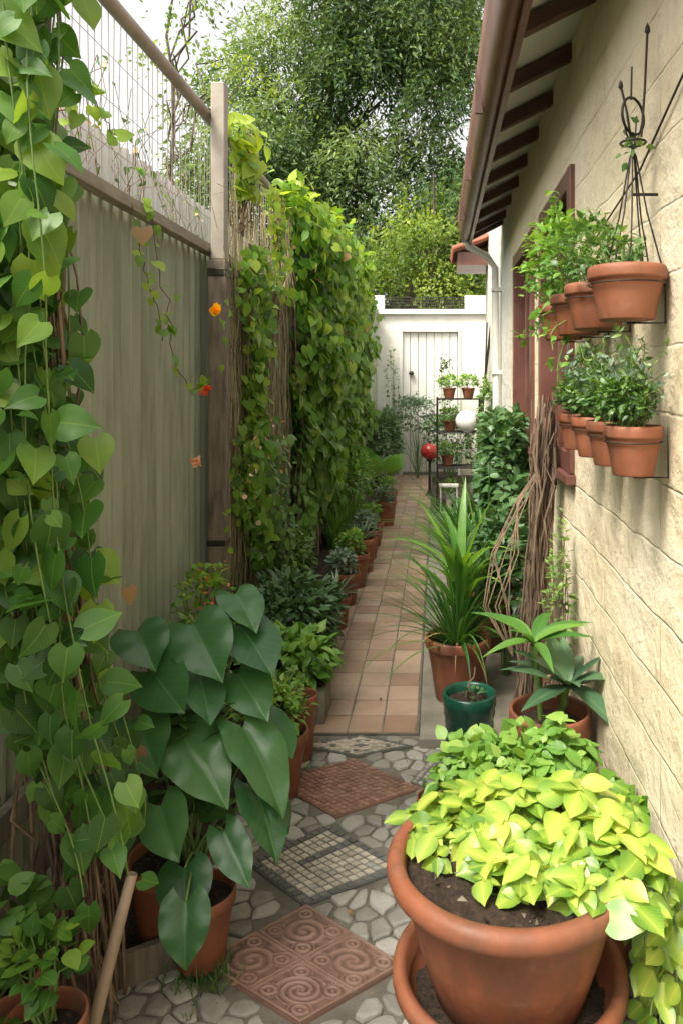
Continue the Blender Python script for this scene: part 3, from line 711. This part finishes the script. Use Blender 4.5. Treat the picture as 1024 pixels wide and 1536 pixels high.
for z in(.7,1.6,2.3): box(m,(.46,6.46,z),(.545,6.54,z+.03),'white')
m.build('downpipe',ho)
m=MB(); box(m,(.22,8.2,2.78),(.6,8.9,2.92),'brown'); m.add([(.18,8.1,2.93),(.7,8.1,3.12),(.7,9.0,3.12),(.18,9.0,2.93)],np.array([(0,1,2,3)]),'rooft')
for yy in np.arange(8.15,9,.12): tube(m,[(.16,yy,2.94),(.7,yy,3.13)],.035,'rooft',8)
m.build('porch_roof',ho)
m=MB(); tube(m,[(.53,1.3,2.27),(.53,1.65,2.21),(.53,2.0,2.10),(.53,2.6,2.02)],.003,'iron',6); m.build('wall_cable')

bw=empty('garden_wall')
m=MB(); box(m,(-1.0,12.5,0),(-.62,12.7,2.62),'wall2');box(m,(.38,12.5,0),(1.4,12.7,2.62),'wall2');box(m,(-.62,12.5,2.40),(.38,12.7,2.62),'wall2')
box(m,(-1.03,12.43,2.622),(1.4,12.72,2.70),'white'); box(m,(-1.02,12.5,2.702),(-.86,12.66,2.93),'wall2'); box(m,(.45,12.5,2.702),(1.4,12.66,2.93),'wall2')
m.build('wall_body',bw)
m=MB()
for x in np.arange(-.83,.44,.045): tube(m,[(x,12.56,2.70),(x,12.56,2.92)],.007,'iron',5)
for z in np.arange(2.72,2.94,.045): tube(m,[(-.86,12.555,z),(.45,12.555,z)],.007,'iron',5)
m.build('railing',bw)
ga=empty('wooden_gate')
m=MB()
for i in range(7):
    x0=-.56+i*.128; box(m,(x0,12.53,.05),(x0+.12,12.56,2.33),'white')
m.build('boards',ga,.006)
m=MB(); box(m,(-.618,12.47,0),(-.562,12.58,2.398),'white');box(m,(.338,12.47,0),(.378,12.58,2.398),'white');box(m,(-.56,12.47,2.335),(.336,12.58,2.398),'white'); box(m,(-.56,12.56,.05),(.336,12.575,2.33),'concrete');m.build('frame',ga,.004)
m=MB(); lathe(m,(-.42,12.49,1.66),[(0,-.03),(.04,-.02),(.045,0),(.03,.03),(0,.035)],'iron',12); tube(m,[(-.42,12.53,1.68),(-.42,12.48,1.68)],.012,'iron',8);m.build('knob',ga)

# ------------------------------------------------------------------ big pot foreground
m=MB(); cx,cy=.15,1.60
prof=[(0,.0),(.145,0),(.15,.005),(.205,.27),(.218,.30),(.232,.305),(.242,.315),(.242,.335),(.232,.345),(.216,.34),(.21,.30),(.17,.27)]
lathe(m,(cx,cy,.0),prof,'terra',72)
soil(m,(cx,cy),.205,.29)
prof=[(0,.28),(.145,.28),(.153,.285),(.19,.40),(.222,.515),(.228,.522),(.24,.523),(.250,.530),(.2545,.542),(.254,.556),(.247,.566),(.236,.570),(.224,.567),(.217,.555),(.214,.53),(.21,.50)]
lathe(m,(cx,cy,0),prof,'terra',96)
soil(m,(cx,cy),.2135,.535)
for i in range(260):
    a=R(0,6.28);r_=.205*math.sqrt(R()); p=np.array([cx+r_*math.cos(a),cy+r_*math.sin(a),.540]); s=R(.0015,.005)
    v=[p+rng.normal(0,s,3) for _ in range(4)]; m.add(v,[(0,1,2),(0,2,3),(0,3,1),(1,3,2)],'soil' if i%3 else ('wood' if i%2 else 'concrete'),smooth=False)
def spray(c,rx,ry,n,z0,z1,size,mat,lvb=.5,tilt=1.0):
    P=[];D=[];Nn=[];S=[];LV=[]
    for i in range(n):
        a=R(0,6.283);q=math.sqrt(R(0.0,1));x=c[0]+rx*q*math.cos(a);y=c[1]+ry*q*math.sin(a);hf=R(.3,1.12);z=z0+(z1-z0)*(1-q*q*.75)*hf
        k=rng.integers(3,6)
        tube(m,wig((c[0]+(x-c[0])*.5,c[1]+(y-c[1])*.5,z0-.03),(x,y,z),5,.004),.0022,'stem',5)
        b0=R(0,6.28); lc=rng.normal(0,.18)+ .5*(hf-.75)
        for j in range(k):
            b=b0+j*6.283/k+R(-.4,.4)
            P.append((x,y,z+R(-.008,.008)));D.append((math.cos(b),math.sin(b),R(-.45,.5)-q*.25));Nn.append((math.cos(a)*q*.5+R(-.4,.4),math.sin(a)*q*.5-.25+R(-.4,.4),1))
            S.append(size*R(.45,1.2));LV.append(np.clip(lvb+lc+rng.normal(0,.14),0,1))
    leaves(m,T_oval,P,D,Nn,np.array(S),mat,np.array(LV))
spray((.235,1.68),.20,.14,78,.55,.66,.070,'lime',.45)
spray((.10,1.72),.17,.09,34,.55,.63,.066,'lime',.45)
spray((.34,1.55),.10,.14,36,.55,.65,.070,'lime',.45)
spray((.18,1.52),.12,.07,22,.55,.60,.062,'lime',.4)
spray((.00,1.66),.07,.07,12,.55,.59,.055,'lime',.4)
for i in range(18):
    y0=R(1.5,1.9);x0=R(.41,.46);zz=R(.15,.4); Q=np.array([(.33,y0,.57),(x0,y0-.02,.56),(x0+.03,y0-.03,.48),(x0+.02+R(-.02,.02),y0-.03,zz)])
    tt=np.linspace(0,1,12);Q=np.stack([np.interp(tt,[0,.33,.66,1],Q[:,k_]) for k_ in range(3)],-1);tube(m,Q,.002,'stem',5)
    n=12;q=Q[rng.integers(2,12,n)]+rng.normal(0,.008,(n,3));q[:,0]=np.minimum(q[:,0],.49)
    leaves(m,T_oval,q,np.stack([R(-.7,.3,n),R(-.8,.3,n),R(-1,0,n)],-1),np.stack([R(-.7,.1,n),R(-1,-.3,n),R(.2,1,n)],-1),R(.035,.07,n),'lime',R(0,.65,n))
m.build('potted_golden_pothos')
m=MB(); pot(m,.20,2.28,.02,.16,.32)
bush(m,(.22,2.30,.37),(.21,.15,.10),480,T_roundS,.045,'lime2',stems=30,base=(.2,2.32,.3),lvb=.2,up=.6)
spray((.18,2.28),.19,.15,64,.35,.47,.050,'lime2',.4)
spray((.36,2.26),.13,.13,56,.36,.54,.052,'lime2',.4)
m.build('potted_lime_coleus')
m=MB(); pot(m,.42,1.98,.0,.10,.30); bush(m,(.43,2.0,.38),(.09,.14,.12),260,T_heartS,.05,'ivyfar',stems=16,base=(.42,2.02,.28),lvb=.1); m.build('potted_creeping_plant')
m=MB(); lathe(m,(.125,2.98,.003),[(0,0),(.082,0),(.086,.006),(.090,.08),(.094,.085),(.090,.09),(.096,.25),(.1,.255),(.1,.285),(.104,.292),(.104,.332),(.098,.338),(.090,.332),(.088,.29)],'greenglaze',48); soil(m,(.125,2.98),.089,.305)
tube(m,wig((.11,3.0,.3),(.15,3.02,.42),5,.006),.003,'twig',5); bush(m,(.14,3.0,.32),(.04,.04,.02),14,T_ovalS,.03,'shrub')
m.build('green_glazed_pot')
m=MB(); pot(m,.0,2.62,.0,.07,.13); bush(m,(.0,2.62,.14),(.045,.045,.03),50,T_ovalS,.03,'herb');m.build('small_flower_pot')
m=MB(); pot(m,.097,3.62,.056,.155,.29); z=.30
for i in range(130):
    a=R(0,6.283); blade(m,(.09+.03*math.cos(a),3.62+.03*math.sin(a),z),a,R(.35,.66),.011,R(.3,1.45),R(.5,1.9),'blade',R(0,.7),10)
tube(m,wig((.12,3.62,.3),(.11,3.62,.55),5,.005),.014,'twig',8)
for i in range(34):
    a=i*2.4; blade(m,(.11,3.62,.38+i*.008),a,R(.34,.5),.045,R(.75,1.4),R(.3,1.3),'blade',R(.5,1),10)
for i in range(8): blade(m,(.1,3.62,.32),R(0,6.3),R(.25,.4),.01,R(.2,.8),R(1.2,2),'dead',R(.3,1),9)
m.build('potted_dracaena')
m=MB(); pot(m,.28,4.3,.056,.17,.34)
for i in range(230):
    a=R(0,6.283);blade(m,(.28+.05*math.cos(a),4.3+.05*math.sin(a),.36),a,R(.5,.9),.015,R(.7,1.5),R(.4,1.5),'blade',R(.0,.8),10)
m.build('potted_palm_grass')
m=MB(); pot(m,.18,5.3,.056,.15,.3)
for i in range(120):
    a=R(0,6.283);blade(m,(.18,5.3,.33),a,R(.35,.6),.018,R(.7,1.5),R(.4,1.4),'blade',R(.0,.6),9)
m.build('potted_palm_grass')
m=MB(); pot(m,.385,2.62,.0,.14,.43)
def ros(c,n,L,W,mat,e0,e1,lv0,lv1):
    for i in range(n):
        a=i*2.4+R(-.3,.3);leaves(m,T_lance,[c],[(math.cos(a),math.sin(a),R(e0,e1))],[(-math.cos(a)*.5,-math.sin(a)*.5-.2,1)],np.array([L*R(.75,1.1)]),mat,np.array([R(lv0,lv1)]),W)
tube(m,wig((.35,2.6,.4),(.325,2.58,.66),6,.003),[.010,.013],'stem',8)
ros((.325,2.58,.665),10,.21,1.15,'blade',-.1,1.3,.4,.8)
tube(m,wig((.42,2.62,.4),(.44,2.6,.52),6,.003),[.014,.016],'stem',8)
ros((.44,2.58,.52),14,.23,1.3,'agave',.1,1.7,.3,.9)
for p in((.36,2.55,.56),(.38,2.56,.50)): 
    n=8;leaves(m,T_round,np.tile(p,(n,1)),rng.normal(0,1,(n,3)),rng.normal(0,1,(n,3)),np.full(n,.02),'flowerp',R(0,1,n))
m.build('potted_agave')
m=MB()
for i in range(50):
    b=(.40+R(-.07,.08),3.3+R(-.1,.1),.05);t=(.46+R(-.05,.05),3.3+R(-.1,.1),1.35+R(-.1,.15));tube(m,wig(b,t,12,.012),R(.002,.007),'twig',6)
for i in range(8):
    tube(m,[(.46,3.3,1.2),(.36+R(-.05,.03),3.2,1.05),(.28+R(-.08,.05),3.1,.85),(.24+R(-.06,.05),3.05,.65),(.3,3.05,.45)],.003,'twig',6)
m.build('dried_vine_trunk')
m=MB(); bush(m,(.47,2.95,.62),(.05,.10,.33),420,T_ovalS,.026,'herb',stems=30,base=(.47,2.95,.05),stemmat='twig',lvb=.5); m.build('thin_shrub')
m=MB(); bush(m,(.40,4.6,.98),(.13,.5,.33),1300,T_ovalS,.075,'shrub',stems=26,base=(.4,4.6,.05),stemmat='twig',lvb=.5); bush(m,(.34,3.9,.60),(.14,.3,.3),500,T_ovalS,.07,'shrub',stems=10,base=(.35,3.9,.05)); m.build('camellia_shrub')
m=MB(); bush(m,(.46,6.7,.75),(.10,.9,.45),1100,T_ovalS,.07,'shrub',stems=30,base=(.45,6.6,.05),lvb=.5);bush(m,(.49,7.6,1.2),(.07,.3,.4),260,T_ovalS,.055,'herb',stems=10,base=(.48,7.6,.05)); m.build('tall_shrub')

# ------------------------------------------------------------------ wall pots
def wallpots(z,ys,r,h,x=.445):
    for i,yy in enumerate(ys):
        m=MB(); pot(m,x,yy,z-h,r,h,.7,rimh=.25,seg=44)
        th=np.linspace(0,2*math.pi,25);tube(m,np.stack([x+(r*.97)*np.cos(th),yy+(r*.97)*np.sin(th),np.full(25,z-h*.33)],-1),.0018,'iron',5)
        tube(m,[(x,yy,z-h-.006),(.535,yy,z-h-.006),(.535,yy,z+.02)],.003,'iron',5)
        yield m,x,yy
for m,x,yy in wallpots(1.815,(1.80,2.13,2.40,2.70),.092,.125):
    if yy<2: 
        bush(m,(x-.02,yy+.04,1.85),(.08,.09,.05),90,T_ovalS,.026,'herb',stems=14,base=(x,yy,1.8),lvb=.2)
    elif yy<2.3: bush(m,(x-.01,yy,1.89),(.10,.12,.10),300,T_ovalS,.028,'herb',stems=16,base=(x,yy,1.8),lvb=.2)
    else:
        bush(m,(x-.04,yy,1.93),(.10,.14,.15),240,T_ovalS,.036,'lime2',stems=16,base=(x,yy,1.8),lvb=.15)
        for i in range(6):
            e=(x-.08+R(-.09,.05),yy+R(-.12,.12),R(1.5,2.15));w_=wig((x,yy,1.83),e,7,.012,-.02);tube(m,w_,.002,'stem',5);n=18;q=w_[rng.integers(2,7,n)]+rng.normal(0,.015,(n,3))
            leaves(m,T_ovalS,q,rng.normal(0,1,(n,3)),rng.normal(0,.5,(n,3))+[0,-.4,1],R(.02,.045,n),'lime2',R(0,.8,n))
    m.build('wall_hung_flower_pot')
for m,x,yy in wallpots(1.445,(1.78,1.99,2.21,2.45),.068,.115,.455):
    bush(m,(x-.015,yy,1.49+R(0,.015)),(.06,.075,.055),800,T_lanceS,.020,'herb',stems=26,base=(x,yy,1.42),lvb=.25+R(-.15,.15),ws=2.2)
    for i in range(24):
        e=(x+R(-.08,.06),yy+R(-.1,.1),R(1.52,1.66));w_=wig((x,yy,1.45),e,8,.008);tube(m,w_,.0012,'stem',4);n=22;q=w_[rng.integers(2,8,n)]+rng.normal(0,.007,(n,3))
        leaves(m,T_lanceS,q,rng.normal(0,1,(n,3)),rng.normal(0,1,(n,3)),R(.012,.026,n),'blue' if i%2 else 'herb',R(.1,.9,n),1.9)
    m.build('wall_hung_herb_pot')
m=MB()
yb=1.86;xc_=.475
th=np.linspace(0,2*math.pi,33);tube(m,np.stack([xc_+.042*np.cos(th)*.8,yb+.03*np.cos(th),2.19+.044*np.sin(th)],-1),.0035,'iron',7)
tube(m,np.stack([xc_+.03*np.cos(th),yb+.03*np.sin(th),2.125+.0*th],-1),.003,'iron',6)
for dx,dy in((-.055,-.05),(.055,-.05),(-.055,.05),(.055,.06),(-.02,-.06),(.03,.02)):
    tube(m,[(xc_+dx*1.1,yb+dy,1.80),(xc_+dx*.5,yb+dy*.5,1.95),(xc_+dx*.12,yb+dy*.1,2.09),(xc_-dx*.3,yb,2.15),(xc_-dx*.45,yb,2.19)],.0022,'iron',5)
tube(m,[(xc_+.02,yb,2.14),(xc_+.028,yb,2.25),(xc_+.035,yb,2.40)],.003,'iron',6);lathe(m,(xc_+.035,yb,2.40),[(0,-.015),(.007,-.005),(.006,.005),(0,.018)],'iron',8)
tube(m,[(xc_,yb,2.1),(xc_-.015,yb,2.2),(xc_-.03,yb,2.265)],.003,'iron',6);lathe(m,(xc_-.03,yb,2.265),[(0,-.012),(.006,-.005),(.005,.005),(0,.014)],'iron',8)
tube(m,[(xc_-.005,yb,2.23),(xc_-.003,yb,2.31)],.0025,'iron',6)
tube(m,[(xc_,yb,2.0),(.535,yb,2.0)],.004,'iron',6)
P=np.stack([xc_+rng.normal(0,.015,16),yb+rng.normal(0,.015,16),2.13+rng.normal(0,.03,16)],-1);leaves(m,T_ovalS,P,rng.normal(0,1,(16,3)),rng.normal(0,1,(16,3)),np.full(16,.025),'herb',R(0,1,16))
m.build('wrought_iron_trellis')

# ------------------------------------------------------------------ rack, ball, pole
m=MB(); x0,x1,y0,y1=.0,.5,8.7,9.1
for x in(x0,x1):
    for y in(y0,y1): box(m,(x-.012,y-.012,0.0),(x+.012,y+.012,1.35),'iron')
for z in(.12,.55,.95,1.33):
    for y in np.linspace(y0,y1,7): tube(m,[(x0,y,z),(x1,y,z)],.006,'iron',5)
    tube(m,[(x0,y0,z),(x0,y1,z)],.009,'iron',5);tube(m,[(x1,y0,z),(x1,y1,z)],.009,'iron',5)
m.build('metal_plant_rack')
for (x,y,z,mt) in((.12,8.9,.56,'terra'),(.15,8.9,.96,'terra'),(.14,8.9,1.34,'terra'),(.36,8.9,1.34,'terra'),(.15,8.85,.13,'white')):
    m=MB(); pot(m,x,y,z,.08,.12,mat=mt,seg=28); bush(m,(x,y,z+.18),(.12,.12,.08),260,T_ovalS,.042,'lime2' if z>1 else 'herb',stems=8); m.build('potted_rack_plant')
m=MB(); th=np.linspace(-math.pi/2,math.pi/2,14);lathe(m,(.34,8.8,1.08),[(.13*math.cos(t),.13*math.sin(t)) for t in th],'soffit',28);lathe(m,(.34,8.8,.95),[(.05,0),(.05,.02),(.03,.03)],'soffit',16);m.build('white_globe')
m=MB()
for (x,y) in((.03,8.5),(.21,8.5),(.03,8.62),(.21,8.62)): box(m,(x,y,.06),(x+.015,y+.015,.36),'white')
box(m,(.02,8.49,.056),(.235,8.645,.075),'white');box(m,(.02,8.49,.362),(.235,8.645,.385),'white'); lathe(m,(.128,8.57,.075),[(0,0),(.03,0),(.03,.13),(0,.13)],'stonelight',16); m.build('garden_lantern',bevel=.003)
m=MB(); tube(m,[(.56,7.9,2.15),(.48,8.0,1.4),(.36,8.1,.05)],.014,'iron',7); tube(m,[(.52,8.0,2.15),(.5,8.0,1.6),(.42,8.1,.05)],.008,'iron',7); m.build('garden_stake')
m=MB(); th=np.linspace(-math.pi/2,math.pi/2,14);lathe(m,(-.1,10.2,.60),[(.12*math.cos(t),.11*math.sin(t)) for t in th],'red',32);lathe(m,(-.1,10.2,0.0),[(.08,0),(.05,.03),(.02,.1),(.018,.45),(.05,.5)],'iron',16);lathe(m,(-.1,10.2,.71),[(.02,0),(.02,.03),(0,.035)],'iron',10);m.build('red_gazing_ball')
m=MB(); bush(m,(.2,11.6,.6),(.35,.4,.5),1500,T_ovalS,.07,'shrub',stems=30,base=(.2,11.6,.03),lvb=.6);bush(m,(.12,12.0,1.45),(.10,.1,.5),220,T_ovalS,.055,'shrub',stems=10,base=(.12,12,.1)); bush(m,(-.72,12.2,1.5),(.10,.1,.5),120,T_ovalS,.05,'herb',stems=12,base=(-.7,12.2,.1)); m.build('corner_shrub')

# ------------------------------------------------------------------ trees
def tree(name,base,height,clumps,mat,T,size,strings,per,hang,trunk_r,lv0=.4,spread=1.0):
    m=MB(); b=np.array(base,float);top=b+[R(-.4,.4),R(-.4,.4),height]
    tr=wig(b,top,12,.12);tube(m,tr,[trunk_r,trunk_r*.3],'bark',12)
    for (x,y,z,r) in clumps:
        c=np.array([x,y,z]); zi=max(base[2]+height*.18,min(z-1.0,base[2]+height*.9)); s=tr[int(np.clip((zi-b[2])/height*11,0,11))]
        tube(m,wig(s,c,7,.12,-.1),[trunk_r*.2,.02,.01],'bark',6)
        ns=int(strings*r*r)
        u=nrm(rng.normal(0,1,(ns,3)));st=c+u*R(.15,1.15,(ns,1))**.5*r*np.array([1,1,.72])*spread
        out=nrm(u*[1,1,.1]+rng.normal(0,.3,(ns,3)))
        t=np.arange(per)/per
        L=hang*R(.4,1.3,(ns,1,1))
        Pp=st[:,None]+out[:,None]*(L*.45*t[None,:,None])+np.array([0,0,-1])*(L*t[None,:,None]**1.5)+rng.normal(0,.045,(ns,per,3))
        Pp=Pp.reshape(-1,3);n=len(Pp)
        D=np.repeat(out,per,0)*.7+rng.normal(0,.6,(n,3))+[0,0,-.5]
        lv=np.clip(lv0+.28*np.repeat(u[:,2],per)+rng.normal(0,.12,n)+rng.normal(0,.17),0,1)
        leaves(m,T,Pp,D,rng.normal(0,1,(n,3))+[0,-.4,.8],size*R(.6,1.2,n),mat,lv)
    m.build(name)
def clumps(n,x,y,z,r,prof=None):
    o=[]
    while len(o)<n:
        c=(R(*x),R(*y),R(*z),R(*r))
        if prof and not prof(*c[:3]):continue
        o.append(c)
    return o
def p1(x,y,z):
    cx=-2.3+.12*(z-8); w=3.7*(1-((z-6.8)/7.2)**2)**.5 if abs(z-6.8)<7.2 else 0
    return abs(x-cx)<w
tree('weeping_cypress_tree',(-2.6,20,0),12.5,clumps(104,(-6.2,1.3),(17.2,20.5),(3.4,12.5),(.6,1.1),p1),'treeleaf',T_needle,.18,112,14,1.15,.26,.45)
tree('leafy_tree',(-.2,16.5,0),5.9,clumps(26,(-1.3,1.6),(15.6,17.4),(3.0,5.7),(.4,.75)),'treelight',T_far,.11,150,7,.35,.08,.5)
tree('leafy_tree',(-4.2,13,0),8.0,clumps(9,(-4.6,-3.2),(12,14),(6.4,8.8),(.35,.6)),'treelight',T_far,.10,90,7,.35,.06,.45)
tree('leafy_tree',(3.2,26,0),8.5,clumps(20,(.3,5),(24,28),(3,8.5),(.8,1.3)),'treelight',T_far,.22,55,7,.6,.16,.5)
m=MB()
for i in range(30):
    bush(m,(R(-14,12),R(28,32),R(.5,3.6)),(R(1.5,2.4),R(1,2),R(1.2,2.2)),600,T_far,.38,'treelight',lvb=.4)
m.build('distant_foliage')
m=MB();n=110
P=np.stack([R(-.65,.3,n),R(1.9,7,n),np.full(n,.028)],-1);leaves(m,T_ovalS,P,np.stack([R(-1,1,n),R(-1,1,n),np.zeros(n)],-1),np.tile([0,0,1.],(n,1)),R(.008,.024,n),'dead',R(0,1,n));m.build('fallen_leaves')

# ------------------------------------------------------------------ light, world, camera
el=math.radians(56); az_vec=np.array([-.66,-.75]); az_vec=az_vec/np.linalg.norm(az_vec)
sd=bpy.data.lights.new('sun','SUN');sd.energy=4.3;sd.angle=math.radians(16);sd.color=(1,.92,.78)
so=bpy.data.objects.new('sun',sd);COL.objects.link(so)
v=Vector((az_vec[0]*math.cos(el),az_vec[1]*math.cos(el),math.sin(el)))
so.rotation_euler=v.to_track_quat('Z','Y').to_euler()
w=bpy.data.worlds.new('World');scene.world=w;w.use_nodes=True;nt=w.node_tree
sky=nt.nodes.new('ShaderNodeTexSky');sky.sky_type='NISHITA';sky.sun_disc=False;sky.sun_elevation=el
sky.sun_rotation=math.atan2(az_vec[0],az_vec[1]);sky.air_density=1.0;sky.dust_density=6.0;sky.ozone_density=.6
hs=nt.nodes.new('ShaderNodeHueSaturation');hs.inputs['Saturation'].default_value=.22;hs.inputs['Value'].default_value=2.6
nt.links.new(sky.outputs[0],hs.inputs['Color'])
wm=nt.nodes.new('ShaderNodeMix');wm.data_type='RGBA';wm.blend_type='MULTIPLY';wm.inputs[0].default_value=1;wm.inputs[7].default_value=(1,.965,.89,1)
nt.links.new(hs.outputs[0],wm.inputs[6])
bg=nt.nodes['Background'];bg.inputs['Strength'].default_value=.15
nt.links.new(wm.outputs[2],bg.inputs['Color'])
cd=bpy.data.cameras.new('camera');co=bpy.data.objects.new('camera',cd);COL.objects.link(co)
co.location=(0,0,1.55);co.rotation_euler=(math.radians(90),0,0)
cd.sensor_width=36;cd.lens=36*1150/1536;cd.shift_x=-.0931;cd.shift_y=-.1289;cd.clip_end=500;cd.clip_start=.05
scene.camera=co
scene.view_settings.view_transform='Standard';scene.view_settings.look='None';scene.view_settings.exposure=0
